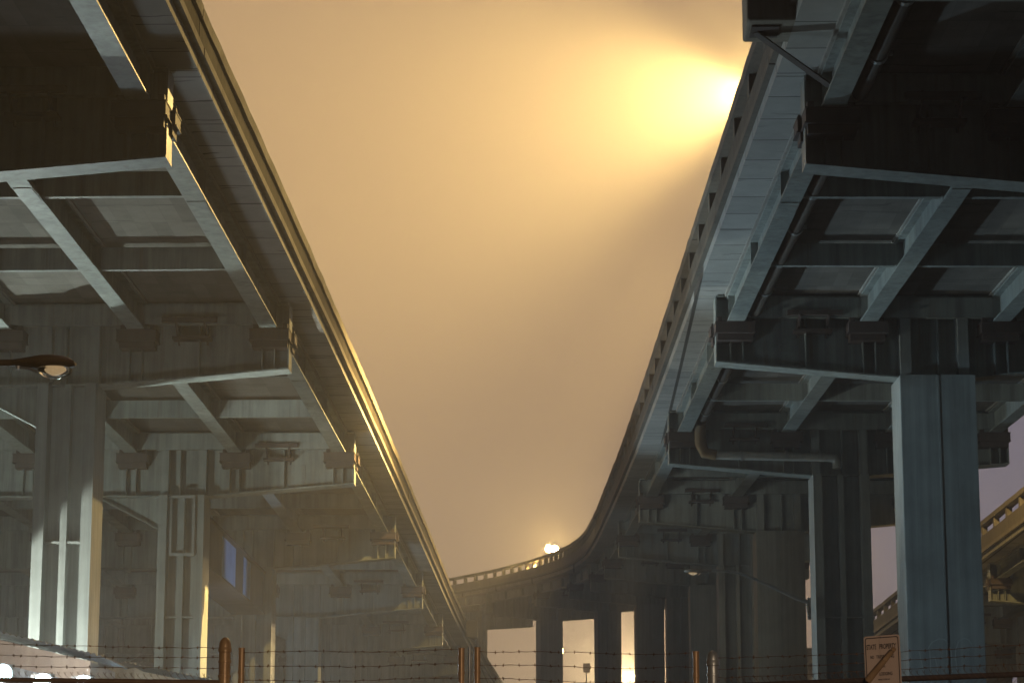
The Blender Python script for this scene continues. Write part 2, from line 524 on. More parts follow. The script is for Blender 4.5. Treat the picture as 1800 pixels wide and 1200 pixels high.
def viaduct(root, path, cols, mats, edge_z, caps=99, beam_spans=11, bracket_bents=11, knee=False, first_col=0,
            posts=True, n_g=4):
    G_A = [0.40 + 2.78 * k for k in range(n_g)]
    W_CAP = .8 + 2.78 * (n_g - 1)
    COLS = [4.57] if n_g < 6 else [4.57, W_CAP - 4.57]
    n = len(path.p)
    steel, colm, barr, railm = mats
    post_mesh = None
    for i in range(n - 1):
        # --- deck slab, one per span, with its overhangs
        ts = [i + 0.0012 + (1 - 0.0024) * k / 6 for k in range(7)]
        frs = [path.frame(t) for t in ts]
        mb = MB()
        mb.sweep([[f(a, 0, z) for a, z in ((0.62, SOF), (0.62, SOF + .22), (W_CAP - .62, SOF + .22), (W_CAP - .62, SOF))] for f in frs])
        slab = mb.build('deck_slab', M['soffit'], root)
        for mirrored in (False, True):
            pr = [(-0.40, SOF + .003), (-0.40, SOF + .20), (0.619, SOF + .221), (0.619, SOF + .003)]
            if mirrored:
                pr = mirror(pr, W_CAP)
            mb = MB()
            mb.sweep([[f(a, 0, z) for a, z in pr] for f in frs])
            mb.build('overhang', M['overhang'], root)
        # --- near-side and far-side parapets
        for mirrored in (False, True):
            solid_far = mirrored or not posts
            lo = SOF + .20
            wall_top = lo + .15 + edge_z
            led = [(-0.50, lo), (-0.50, lo + .13), (-0.40, lo + .16), (-0.15, lo + .16), (-0.15, lo)]
            wl = [(-0.41, lo + .158), (-0.41, wall_top if not solid_far else wall_top + .36), (-0.16, wall_top if not solid_far else wall_top + .36), (-0.16, lo + .158)]
            rl = [(-0.46, wall_top + .36), (-0.48, wall_top + .52), (-0.12, wall_top + .52), (-0.14, wall_top + .36)]
            if mirrored:
                led, wl, rl = mirror(led, W_CAP), mirror(wl, W_CAP), mirror(rl, W_CAP)

            def wob(k, s):
                random.seed(i * 50 + k + s * 7 + int(mirrored) * 3 + n)
                return random.uniform(-.008, .008)
            mb = MB()
            mb.sweep([[f(a + wob(k, 1), 0, z + wob(k, 2)) for a, z in led] for k, f in enumerate(frs)])
            mb.build('curb_ledge', railm, root)
            mb = MB()
            mb.sweep([[f(a + wob(k, 3), 0, z) for a, z in wl] for k, f in enumerate(frs)])
            wo = mb.build('barrier_wall', barr if i < 8 or n < 12 or not posts else M['barrier_far'], root)  # far right spans get the paler copy: lamp light put into the colour
            mb = MB()
            fr2 = [path.frame(i + 0.0012 + (1 - 0.0024) * k / 18) for k in range(19)]
            mb.sweep([[f(a + wob(k, 4), 0, z + wob(k, 5) * 1.3) for a, z in rl] for k, f in enumerate(fr2)])
            mb.build('rail', railm if i < 8 or n < 12 or not posts else M['rail'], wo)  # rails split the same way, paler where lamp light is painted in
            if posts and not mirrored:
                for k in range(6):
                    f = path.frame(i + (k + 0.5) / 6)
                    mb = MB()
                    z0, z1 = wall_top - .01, wall_top + .37
                    mb.hexa([f(-.42, -.17, z0), f(-.22, -.17, z0), f(-.22, .17, z0), f(-.42, .17, z0),
                             f(-.42, -.10, z1), f(-.22, -.10, z1), f(-.22, .10, z1), f(-.42, .10, z1)])
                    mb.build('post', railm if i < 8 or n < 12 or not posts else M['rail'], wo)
        # --- main girders
        fa, fb = path.frame(i), path.frame(i + 1)
        for g in G_A:
            A, B = fa(g, .06, 0), fb(g, -.06, 0)
            d = (B - A).normalized()
            s = Vector((d.y, -d.x, 0)).normalized() * path.side
            L = (B - A).length

            def gf(x, y, z, A=A, d=d, s=s):
                return A + d * y + s * x + Vector((0, 0, z))
            mb = MB()
            mb.box(-.18, .18, 0, L, .78, .815, gf)
            mb.box(-.012, .012, .001, L - .001, .81, SOF - .06, gf)
            mb.box(-.15, .15, .002, L - .002, SOF - .09, SOF - .055, gf)
            for q in (1, L / 3, 2 * L / 3, L - .42):
                for sx in (-1, 1):
                    mb.box(min(sx * .01, sx * .15), max(sx * .01, sx * .15), q - .008, q + .008, .812, SOF - .085, gf)
            if i < 7:                 # bolted field splice
                q0 = L * (.27 if int(g * 10) % 2 else .33)
                mb.box(-.16, .16, q0, q0 + .8, .765, .781, gf)
                for sx in (-1, 1):
                    w0, w1 = sorted((sx * .010, sx * .028))
                    mb.box(w0, w1, q0, q0 + .8, .86, SOF - .13, gf)
                    w0, w1 = sorted((sx * .026, sx * .045))
                    for bi in range(6):
                        for bz in (.92, 1.03, 1.14, 1.24):
                            mb.box(w0, w1, q0 + .06 + bi * .13, q0 + .088 + bi * .13, bz - .014, bz + .014, gf)
            girder = mb.build('girder', steel, root)
            mb = MB()
            mb.box(-.2, .2, .003, L - .003, SOF - .057, SOF + .004, gf)
            mb.build('haunch', M['haunch'], girder)
        # --- cross beams between girders at the third points and before each cap
        if i < beam_spans:
            for q in (1 / 3, 2 / 3, 0.973):
                for gi in range(min(3, n_g - 1) if i > 8 or n_g < 6 else n_g - 1):
                    A = fa(G_A[gi] + .016, 0, 0).lerp(fb(G_A[gi] + .016, 0, 0), q)
                    B = fa(G_A[gi + 1] - .016, 0, 0).lerp(fb(G_A[gi + 1] - .016, 0, 0), q)
                    s = (B - A).normalized()
                    d = Vector((-s.y, s.x, 0)) * path.side
                    L = (B - A).length

                    def cf(x, y, z, A=A, d=d, s=s):
                        return A + s * x + d * y + Vector((0, 0, z))
                    mb = MB()
                    mb.box(.02, L - .02, -.008, .008, .91, 1.30, cf)
                    mb.box(.15, L - .15, -.006, .13, .885, .912, cf)
                    mb.box(.15, L - .15, -.006, .13, 1.298, 1.32, cf)
                    for x in (.0, L - .12):
                        mb.box(x, x + .12, -.02, -.008, .87, 1.34, cf)
                        for zz in (.93, 1.1, 1.27):
                            mb.box(x + .045, x + .075, -.035, -.019, zz - .015, zz + .015, cf)
                    mb.build('cross_beam', steel, root)
    # --- bents
    for i in range(min(n, caps)):
        f = path.frame(i)
        ca = COLS[0]
        cz = COLS[-1]
        kind, w = cols[i % len(cols)]
        c0, c1 = ca - w / 2, cz + w / 2
        drop = -.33
        mb = MB()
        mb.prism([(0.02, .01), (c0, drop + .01), (c1, drop + .01), (W_CAP - .02, .01), (W_CAP - .02, SOF - .03), (0.02, SOF - .03)], -.02, .02, f)
        for (a0, z0, a1, z1) in ((0, 0, c0, drop), (c0, drop, c1, drop), (c1, drop, W_CAP, 0)):
            mb.hexa([f(a0, -.28, z0 - .035), f(a1, -.28, z1 - .035), f(a1, .28, z1 - .035), f(a0, .28, z0 - .035),
                     f(a0, -.28, z0), f(a1, -.28, z1), f(a1, .28, z1), f(a0, .28, z0)])
        mb.box(.03, W_CAP - .03, -.25, .25, SOF - .06, SOF - .025, f)
        for a in (0, W_CAP - .03):
            mb.box(a, a + .03, -.25, .25, .002, SOF - .062, f)
        st = []                       # web stiffeners
        for g in G_A:
            st += [g - .09, g + .17]
        st += [(G_A[k] + G_A[k + 1]) / 2 + .1 for k in range(n_g - 1)]
        for a in st:
            if any(abs(a - q) < w / 2 and abs(a - q) > .1 for q in COLS):
                continue
            zb = drop * min(a / c0, (W_CAP - a) / c0, 1) - .004
            for sg in (-1, 1):
                v0, v1 = sorted((sg * .015, sg * .24))
                mb.box(a - .01, a + .01, v0, v1, zb, SOF - .055, f)
        if i < 8:                     # bolted splice plates on the near face of the web
            for a in (1.55, W_CAP - 1.55):
                zb = drop * min(a / c0, (W_CAP - a) / c0, 1)
                mb.box(a - .22, a + .22, -.036, -.015, zb + .10, .52, f)
                for bz in range(5):
                    for ba in (-.16, -.08, .08, .16):
                        zz = zb + .16 + bz * (.42 - zb) / 5
                        mb.box(a + ba - .015, a + ba + .015, -.055, -.034, zz, zz + .03, f)
        cap = mb.build('pier_cap', steel, root)
        # seats under the girder ends
        if i < bracket_bents:
            for g in G_A[:5]:
                for sg in ((-1, 1) if n_g < 6 or i < 8 else (-1,)):
                    o_ = 0.0 if sg < 0 else -.06
                    mb = MB()

                    def bx(a0, a1, v0, v1, z0, z1):
                        q0, q1 = sorted((sg * v0, sg * v1))
                        mb.box(a0, a1, q0, q1, z0, z1, f)
                    bx(g - .42 + o_, g + .40 + o_, .022, .52, .56, .755)
                    bx(g - .43 + o_, g + .41 + o_, .022, .55, .755, .777)
                    bx(g - .38 + o_, g + .36 + o_, .022, .42, .40, .54)
                    bx(g - .44 + o_, g + .42 + o_, .022, .50, .54, .56)
                    for a in (g - .33 + o_, g + .29 + o_):
                        bx(a - .05, a + .05, .3, .42, .777, .90)
                    mb.build('girder_seat', M['bracket'], cap)
            # tie bracket in the middle of the first bay
            for bay in (0,):
                m_ = (G_A[bay] + G_A[bay + 1]) / 2 + .25
                mb = MB()
                mb.box(m_ - .55, m_ + .6, -.55, -.30, .92, 1.02, f)
                for a in (m_ - .30, m_ + .30):
                    mb.prism([(a - .02, 1.02), (a + .02, 1.02), (a + .02, .62), (a - .02, .62)], -.30, -.022, f)
                    mb.hexa([f(a - .02, -.56, .90), f(a + .02, -.56, .90), f(a + .02, -.022, .52), f(a - .02, -.022, .52),
                             f(a - .02, -.56, 1.03), f(a + .02, -.56, 1.03), f(a + .02, -.022, 1.03), f(a - .02, -.022, 1.03)])
                mb.box(m_ - .4, m_ + .4, -.36, -.03, .60, .66, f)
                mb.build('tie_bracket', M['bracket'], cap)
        # columns
        if i < first_col:
            continue
        base = -path.p[i].z
        for ca in COLS:
            c0, c1 = ca - w / 2, ca + w / 2
            kn = 1 if ca == COLS[0] else -1          # knee plates face into the portal
            mb = MB()
            if kind == 'open':
                lw = .23
                for sg in (-1, 1):
                    a0, a1 = sorted((ca + sg * w / 2, ca + sg * (w / 2 - lw)))
                    mb.box(a0, a1, -.58, .58, base, drop - .036, f)
                mb.box(c0 + lw - .01, c1 - lw + .01, -.15, .15, base, drop - .04, f)
                mb.box(ca - .07, ca + .07, -.44, .44, base, drop - .045, f)
                hz = base + 8.3
                mb.box(c0 + lw - .005, c1 - lw + .005, -.42, .42, hz, hz + .04, f)
                # legs carried up over the cap web
                for sg in (-1, 1):
                    a0, a1 = sorted((ca + sg * (w / 2 - .002), ca + sg * (w / 2 - lw + .02)))
                    mb.box(a0, a1, -.32, .32, drop + .002, 1.12, f)
            else:
                mb.box(c0, c1, -.62, .62, base, drop - .04, f)
                mb.box(ca - .016, ca + .016, -.648, -.618, base, drop - .05, f)
                mb.box(c0 - .012, c0, -.60, .60, base, drop - .05, f)
                for sg in (-1, 1):
                    a0, a1 = sorted((ca + sg * (w / 2 - .06), ca + sg * (w / 2 - .28)))
                    mb.box(a0, a1, -.34, .34, drop + .002, 1.12, f)
            col = mb.build('column', colm, root)
            mb = MB()
            mb.box(c0 - .35, c1 + .35, -1.0, 1.0, base - .02, base + .6, f)
            mb.build('footing', M['haunch'], col)
            if knee:
                kx = c1 if kn > 0 else c0
                e0 = kx + kn * 1.65
                mb = MB()
                mb.prism([(kx, drop - .037), (kx + kn * 1.65, drop - .037), (kx, drop - .9)], -.02, .02, f)
                mb.hexa([f(kx, -.2, drop - .93), f(e0, -.2, drop - .07), f(e0, .2, drop - .07), f(kx, .2, drop - .93),
                         f(kx, -.2, drop - .90), f(e0, -.2, drop - .04), f(e0, .2, drop - .04), f(kx, .2, drop - .90)])
                mb.build('knee_plate', steel, cap)



# left viaduct: straight, parallel to the view
LP = [(-6.15, -9.4, 12.5), (-6.12, 6.2, 12.4), (-6.10, 21.8, 12.28)]
LP += [(-6.05, 37.44, 12.15), (-5.90, 53.04, 11.98), (-5.84, 68.64, 11.91), (-5.81, 84.24, 11.81), (-5.81, 99.84, 11.75),
       (-5.82, 115.44, 11.69), (-5.74, 131.04, 11.64), (-5.52, 146.6, 11.60), (-5.20, 162.2, 11.56), (-4.8, 177.8, 11.5), (-4.3, 193.3, 11.45), (-3.7, 208.9, 11.4)]
left = thing('viaduct', (-10.5, 37.44, 0), 'straight steel viaduct on open H shaped columns running down the left side', 'viaduct')
lpath = Path(LP, -1)
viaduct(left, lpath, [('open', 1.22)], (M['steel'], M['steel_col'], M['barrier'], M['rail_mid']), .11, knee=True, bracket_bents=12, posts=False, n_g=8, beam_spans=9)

# right viaduct: curves away to the left and climbs
RP = [(4.6, -8.5, 12.2), (4.35, 7.0, 12.15), (3.98, 22.5, 12.12)]
RP += [(3.53, 38, 12.14), (3.01, 53.5, 12.18), (2.58, 69, 12.48), (2.17, 84.5, 13.0), (1.76, 100, 13.73), (1.39, 115.5, 14.67),
       (0.88, 131, 15.79), (-0.25, 146.5, 17.03), (-2.34, 161.7, 18.2), (-6.02, 176.9, 19.19), (-11.5, 191.4, 20.0), (-18.7, 205.2, 20.8), (-27.7, 218, 21.5)]
right = thing('viaduct', (7.6, 38, 0), 'curving steel viaduct with plated columns that climbs from the right and bends left', 'viaduct')
rpath = Path(RP, 1)
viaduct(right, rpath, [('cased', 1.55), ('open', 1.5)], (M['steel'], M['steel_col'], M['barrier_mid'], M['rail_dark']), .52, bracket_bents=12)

# third viaduct, beyond the right one, same family
TP = [(16.9, 30, 12.6)] + [(16.4 - .19 * k, 52 + 15.6 * k, 11.95 - .02 * k) for k in range(9)]
third = thing('viaduct', (20.5, 52, 0), 'amber lit viaduct standing farthest right beyond the wide teal column', 'viaduct')
tpath = Path(TP, 1)
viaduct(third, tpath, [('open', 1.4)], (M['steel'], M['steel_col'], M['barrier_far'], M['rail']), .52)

# --- deep strut between two left columns, with thin blue plates painting in patches of light
mb = MB()
sx0, sx1, sy0, sy1, sz0, sz1 = -10.95, -10.05, 69.25, 83.62, 9.95, 11.25
mb.box(sx0, sx1, sy0, sy1, sz0, sz1)
mb.box(sx0 - .08, sx1 + .08, sy0, sy1, sz0 - .05, sz0 - .001)
mb.box(sx0 - .08, sx1 + .08, sy0, sy1, sz1 + .001, sz1 + .04)
strut = mb.build('strut', M['bracket'], left)
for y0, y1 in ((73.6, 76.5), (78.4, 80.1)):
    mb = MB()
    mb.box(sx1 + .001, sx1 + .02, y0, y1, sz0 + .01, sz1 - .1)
    p_ = mb.build('patch', M['blue'], strut)
    p_['label'] = 'blue panel of painted light on the side of the brown strut'
# ladder-like frame on the third column
f = lpath.frame(5)
mb = MB()
ca = 4.57
for a in (ca - .36, ca + .25):
    mb.box(a - .025, a + .025, -.68, -.60, -1.6 - .4, -.42, f)
for z in (-2.0, -.46):
    mb.box(ca - .36, ca + .25, -.675, -.605, z, z + .07, f)
mb.build('access_frame', M['galv'], left)

# --- drain pipe along the right viaduct
mb = MB()
pts = []
for k in range(0, 61):
    t = 2.0 + 3.0 * k / 60 - .001
    fr = rpath.frame(t)
    i0 = min(int(t), len(RP) - 2)
    A = rpath.frame(i0)(.82, 0, 1.02).lerp(rpath.frame(i0 + 1)(.82, 0, 1.02), t - i0)
    if k < 60:
        pts.append(A)
pts = [p for p in pts if p.y < 68.1]
mb.tube(pts, .125, 14)
drain = mb.build('drain_pipe', M['pipe'], right, smooth=True)
for k in range(1, 18):
    t = 2.02 + k * .165
    i0 = int(t)
    A = rpath.frame(i0)(.82, 0, 1.02).lerp(rpath.frame(i0 + 1)(.82, 0, 1.02), t - i0)
    B = rpath.frame(i0)(.82, 0, 1.02).lerp(rpath.frame(i0 + 1)(.82, 0, 1.02), t - i0 + .008)
    mb = MB()
    mb.tube([A, B], .145, 14)
    mb.box(A.x + .13, A.x + .2, A.y - .02, A.y + .05, A.z - .03, A.z + .03)
    mb.build('pipe_clamp', M['galv'], drain)
f = rpath.frame(5)
mb = MB()
mb.tube([f(.82, -.85, 1.0), f(.82, -.62, .85), f(.84, -.50, .45), f(.95, -.46, .22), f(1.25, -.45, .165)], [.14, .155, .16, .155, .14], 14)
mb.build('pipe_elbow', M['rust'], drain, smooth=True)['label'] = 'rusty orange elbow of the drain'
mb = MB()
mb.tube([f(1.2, -.45, .165), f(4.25, -.45, .10), f(4.42, -.45, .07), f(4.47, -.45, -.02), f(4.47, -.45, -.2)], .115, 14)
mb.build('pipe_branch', M['white_pipe'], drain, smooth=True)['label'] = 'pale horizontal branch of the drain pipe'
for a in (1.9, 3.1, 4.0):
    mb = MB()
    mb.tube([f(a, -.45, .15), f(a + .06, -.45, .15)], .14, 14)
    mb.box(a, a + .05, -.45, -.02, .25, .29, f)
    mb.build('pipe_clamp', M['galv'], drain)

# --- lamp pedestals bracketed off the parapets
mb = MB()
mb.box(2.52, 3.24, 35.3, 36.35, 13.56, 14.9)
ped = mb.build('lamp_pedestal', M['barrier_far'], right, bevel=.04)
mb = MB()
A, B = Vector((2.66, 35.8, 13.53)), Vector((3.80, 36.6, 12.97))
d = (B - A).normalized()
s = Vector((d.y, -d.x, 0)).normalized()
u = s.cross(d)
for (w0, w1, h0, h1) in ((-.06, .06, -.008, .008), (-.06, -.044, .008, .09)):
    mb.hexa([A + s * w0 + u * h0, A + s * w1 + u * h0, B + s * w1 + u * h0, B + s * w0 + u * h0,
             A + s * w0 + u * h1, A + s * w1 + u * h1, B + s * w1 + u * h1, B + s * w0 + u * h1])
mb.box(2.60, 3.0, 35.55, 36.05, 13.535, 13.557)
mb.build('brace', M['bracket'], ped)
mb = MB()
f = lpath.frame(8.87)
mb.box(-1.0, -.42, -.5, .5, SOF + .15, SOF + 1.0, f)
mb.build('lamp_pedestal', M['rail'], left, bevel=.04)


# ---------------------------------------------------------------- street lamps
def cobra_head(parent, tip, direction, L=.78, body=M['lamp_body'], lens=M['glass'], lit=False):
    """luminaire: tip = end of the arm, direction = horizontal unit vector out of the arm"""
    d = Vector(direction).normalized()
    s = Vector((-d.y, d.x, 0))
    z = Vector((0, 0, 1))
    hs = .62
    prof = [(0, .035, .03, -.03), (.05, .055, .045, -.045), (.2, .085, .06, -.06), (.36, .135, .075, -.085), (.5, .17, .085, -.115),
            (.66, .18, .085, -.10), (.82, .165, .07, -.08), (.93, .12, .04, -.07), (1.0, .05, -.02, -.055)]
    rings = []
    for t, w, hi, lo in prof:
        ring = []
        for k in range(16):
            q = 2 * math.pi * k / 16
            h = hs * (hi * math.sin(q) if math.sin(q) > 0 else -lo * math.sin(q))
            ring.append(tip + d * (t * L) + s * (w * math.cos(q)) + z * h)
        rings.append(ring)
    mb = MB()
    mb.sweep(rings)
    o = mb.build('lamp_housing', body, parent, smooth=True)
    c = tip + d * (L * .68)
    mb = MB()
    rr = []
    for (k, h) in ((1.0, -.095), (.98, -.12), (.86, -.165), (.62, -.20), (.3, -.218), (.05, -.222)):
        rr.append([c + d * (.27 * L * k * math.cos(q)) + s * (.15 * k * math.sin(q)) + z * (h * hs) for q in [2 * math.pi * m / 20 for m in range(20)]])
    mb.sweep(rr)
    ln = mb.build('lens', lens, parent, smooth=True)
    mb = MB()
    rr = []
    for (k, h) in ((.85, -.10), (.55, -.14), (.25, -.165)):
        rr.append([c + d * (.2 * L * k * math.cos(q)) + s * (.11 * k * math.sin(q)) + z * (h * hs) for q in [2 * math.pi * m / 12 for m in range(12)]])
    mb.sweep(rr)
    mb.build('reflector', M['sodium_lens'] if lit else M['reflector'], ln, smooth=True)
    mb = MB()
    mb.tube([tip + d * (L * .09) - z * .03, tip + d * (L * .09) - z * .06], .02, 8)
    mb.tube([tip + d * (L * .12) - z * .045, tip + d * (L * .25) - z * .05, tip + d * (L * .40) - z * .08], .012, 6)
    mb.build('latch', M['galv'], parent, smooth=True)
    return o


def spot(name, loc, to, power, col, size, blend, parent, radius=.15):
    l = bpy.data.lights.new(name, 'SPOT')
    l.energy = power
    l.color = col
    l.spot_size = R(size)
    l.spot_blend = blend
    l.shadow_soft_size = radius
    o = bpy.data.objects.new(name, l)
    C.objects.link(o)
    o.location = loc
    o.rotation_euler = (Vector(to) - Vector(loc)).to_track_quat('-Z', 'Y').to_euler()
    if parent:
        o.parent = parent
        o.matrix_parent_inverse = world_of(parent).inverted()
    return o


def point(name, loc, power, col, parent, radius=.15):
    l = bpy.data.lights.new(name, 'POINT')
    l.energy = power
    l.color = col
    l.shadow_soft_size = radius
    o = bpy.data.objects.new(name, l)
    C.objects.link(o)
    o.location = loc
    if parent:
        o.parent = parent
        o.matrix_parent_inverse = world_of(parent).inverted()
    return o


def pole_lamp(base, height, arm_dir, arm, label, lit, name='street_lamp'):
    base = Vector(base)
    t = thing(name, base, label, 'street lamp')
    mb = MB()
    mb.tube([base, base + Vector((0, 0, .4)), base + Vector((0, 0, height))], [.12, .10, .055], 12)
    mb.build('pole', M['galv'], t, smooth=True)
    d = Vector(arm_dir).normalized()
    top = base + Vector((0, 0, height - .3))
    pts = [top, top + d * (arm * .2) + Vector((0, 0, .35)), top + d * (arm * .55) + Vector((0, 0, .62)), top + d * arm + Vector((0, 0, .68))]
    mb = MB()
    mb.tube(pts, .035, 10)
    mb.build('arm', M['galv'], t, smooth=True)
    cobra_head(t, pts[-1], d, body=M['lamp_grey'], lit=lit)
    return t, pts[-1] + d * .53 + Vector((0, 0, -.24))


# hidden lamp above the right deck: the source of the glow in the fog
deck_z = 12.56 + SOF + .22
t, lp = pole_lamp((8.2, 71, deck_z), 9.2, (-1, 0, 0), 2.2, 'sodium street lamp on the right deck whose glow whitens the sky', True)
o = spot('sodium_light', lp, lp + Vector((-.95, -.08, -.13)), 320000, SODIUM, 102, 1.0, t, .15)
o.scale = (1.0, .95, 1.0)          # street-lamp optics: a wide flat fan of light
point('sodium_light', lp, 20000, SODIUM, t, .15)
o = spot('sodium_light', lp + Vector((.05, -.2, 0)), lp + Vector((-.30, -1, -.06)), 8000, SODIUM, 80, 1.0, t, .15)
o.scale = (1.0, .5, 1.0)
spot('sodium_light', lp + Vector((.05, -.25, 0)), lp + Vector((-.15, -1, -.26)), 17000, SODIUM, 46, 1.0, t, .15)
# added unseen lamp along the same deck: fills the dark sky below the glow
t, lp = pole_lamp((12.2, 108, 14.2 + SOF + .22), 9.2, (-1, 0, 0), 2.2, 'added sodium fill lamp farther along the right deck, hidden behind its edge', True)
o = spot('sodium_light', lp, lp + Vector((-.95, -.2, -.15)), 55000, SODIUM, 125, 1.0, t, .15)
o.scale = (1.0, .7, 1.0)
# made-up post lamp standing in for vehicle headlights on the far curve
fr = rpath.frame(10.9)
b = fr(.75, 0, SOF + .22)
t = thing('headlight_stand_in', b, 'blazing amber twin lamp, stand-in for headlights, just above the railing of the far curve', 'lamp')
mb = MB()
mb.tube([b, b + Vector((0, 0, 1.55))], .06, 10)
mb.build('pole', M['galv'], t, smooth=True)
mb = MB()
mb.box(b.x - .40, b.x + .40, b.y + .05, b.y + .25, b.z + 1.70, b.z + 1.92)
mb.build('lamp_housing', M['lamp_grey'], t, bevel=.03)
for dx in (-.19, .19):
    mb = MB()
    mb.tube([b + Vector((dx, -.06, 1.82)), b + Vector((dx, .04, 1.82))], .21, 20)
    mb.build('lens', M['sodium_lens'], t)
point('sodium_light', b + Vector((0, -.55, 1.85)), 9000, SODIUM, t, .2)
# ground-level lamp far beyond the right columns
b = at(1105, 1197, 235)
t, lp = pole_lamp((b.x + 1.6, b.y, 0), b.z + .1, (-1, 0, 0), 1.1, 'small bright lamp glowing low between the far columns', True)
point('sodium_light', lp + Vector((0, -.3, -.15)), 85000, (1.0, .72, .36), t, .3)

# assumed unseen sodium lamp behind a right-hand column, added to light the third viaduct
b = Vector((11.6, 96, 0))
t, lp = pole_lamp(b, 8.0, (1, -.2, 0), 1.3, 'assumed sodium street lamp behind the right columns, added to light the amber viaduct', True)
point('sodium_light', lp + Vector((0, 0, -.1)), 260, SODIUM, t, .15)

# lamp at the left edge of the view, unlit but for a painted reflector glow
b = at(22, 637, 21.0)
bb = Vector((b.x - 3.2, b.y + .2, 0))
t = thing('street_lamp', bb, 'brown cobra head street lamp reaching in from the left edge', 'street lamp')
mb = MB()
mb.tube([bb, bb + Vector((0, 0, .5)), bb + Vector((0, 0, b.z - .5))], [.12, .10, .07], 12)
mb.build('pole', M['galv'], t, smooth=True)
mb = MB()
mb.tube([bb + Vector((0, 0, b.z - .7)), bb + Vector((.9, -.05, b.z - .2)), bb + Vector((2.0, -.12, b.z)), b + Vector((.03, 0, 0))], .028, 10)
mb.build('arm', M['lamp_body'], t, smooth=True)
cobra_head(t, b, (1, -.05, 0), L=.53)

# lamp arm fixed to the right-hand H column
f = rpath.frame(5)
A = at(1421, 1058, 68.35)
tip = at(1251, 1002.5, 68.0)
t = thing('street_lamp', A, 'grey street lamp on a long curved arm fixed to the right open column', 'street lamp')
mb = MB()
mid = [A, at(1398, 1050, 68.3), at(1350, 1027, 68.2), at(1317, 1013, 68.1), at(1296, 1006, 68.05), at(1275, 1003, 68.0), tip]
mb.tube(mid, [.055, .05, .042, .04, .038, .036, .034], 10)
mb.build('arm', M['galv'], t, smooth=True)
mb = MB()
mb.box(A.x - .02, A.x + .06, A.y - .06, A.y + .1, A.z - .45, A.z + .12)
mb.tube([at(1419, 1062, 68.3), at(1422, 1080, 68.2)], .04, 8)
mb.build('mounting_plate', M['galv'], t)
cobra_head(t, tip, (-1, -.02, 0), L=.72, body=M['lamp_grey'])


# assumed unseen sodium lamp behind the viewer: it gilds the fence posts and sign
t, lp = pole_lamp((9.5, -9, 0), 7.2, (-1, 0, 0), 1.6, 'assumed sodium street lamp across the street behind the viewer', True)
spot('sodium_light', lp, (0.5, 20, 2.6), 8500, (1.0, .74, .50), 24, .4, t, .12)

# ---------------------------------------------------------------- flood lights in the yard
def flood(px, py, Y, to, power, size, label, lens_on=True, blend=.3):
    p = at(px, py, Y)
    t = thing('floodlight', (p.x, p.y + .2, 0), label, 'floodlight', 'floodlights in the yard on the left')
    mb = MB()
    mb.tube([(p.x, p.y + .25, 0), (p.x, p.y + .25, p.z - .15)], .05, 10)
    mb.build('pole', M['galv'], t, smooth=True)
    mb = MB()
    mb.hexa([Vector((p.x - .2, p.y, p.z - .15)), Vector((p.x + .2, p.y, p.z - .15)), Vector((p.x + .12, p.y + .3, p.z - .1)), Vector((p.x - .12, p.y + .3, p.z - .1)),
             Vector((p.x - .2, p.y, p.z + .15)), Vector((p.x + .2, p.y, p.z + .15)), Vector((p.x + .12, p.y + .3, p.z + .1)), Vector((p.x - .12, p.y + .3, p.z + .1))])
    mb.build('lamp_housing', M['lamp_grey'], t)
    mb = MB()
    mb.tube([(p.x, p.y - .003, p.z), (p.x, p.y - .012, p.z)], .15, 20)
    mb.build('lens', M['cool_lens'], t)
    point('wall_fill_light', p + Vector((.1, 1.0, -.1)), 110, (.9, .97, 1.0), t, .1)  # added fill behind the housing, brightens the shed wall
    spot('cool_light', p + (Vector(to) - p).normalized() * .5 + Vector((0, -.1, 0)), to, power, COOL, size, blend, t, .12)
    return t


flood(4, 1183, 42.0, (6, 47, 12.5), 600, 75, 'upper floodlight at the left edge beside the shed wall')
flood(75, 1199, 43.0, (7.6, 53, 6.5), 3000, 34, 'middle floodlight glaring in front of the shed wall')
flood(146, 1202, 44.0, (2, 30, 12), 260, 80, 'rightmost floodlight near the corner of the shed')


def assumed_flood(loc, to, power, size, label, blend=.3, col=COOL):  # assumed unseen floods, added to light the columns and deck undersides
    p = Vector(loc)
    d = (Vector(to) - p).normalized()
    t = thing('floodlight', (p.x, p.y, 0), label, 'floodlight', 'floodlights in the yard on the left')
    s = Vector((d.y, -d.x, 0)).normalized()
    u = s.cross(d)
    mb = MB()
    mb.tube([(p.x, p.y, 0), p - d * .2], .05, 10)
    mb.build('pole', M['galv'], t, smooth=True)
    mb = MB()
    q = [p - d * .25, p]
    mb.hexa([q[0] - s * .1 - u * .08, q[0] + s * .1 - u * .08, q[0] + s * .1 + u * .08, q[0] - s * .1 + u * .08,
             q[1] - s * .2 - u * .15, q[1] + s * .2 - u * .15, q[1] + s * .2 + u * .15, q[1] - s * .2 + u * .15])
    mb.build('lamp_housing', M['lamp_grey'], t)
    q = [p + d * .002, p + d * .01]
    mb = MB()
    mb.hexa([q[0] - s * .17 - u * .12, q[0] + s * .17 - u * .12, q[0] + s * .17 + u * .12, q[0] - s * .17 + u * .12,
             q[1] - s * .17 - u * .12, q[1] + s * .17 - u * .12, q[1] + s * .17 + u * .12, q[1] - s * .17 + u * .12])
    mb.build('lens', M['cool_lens'], t)
    spot('cool_light', p + d * .06, to, power, col, size, blend, t, .12)


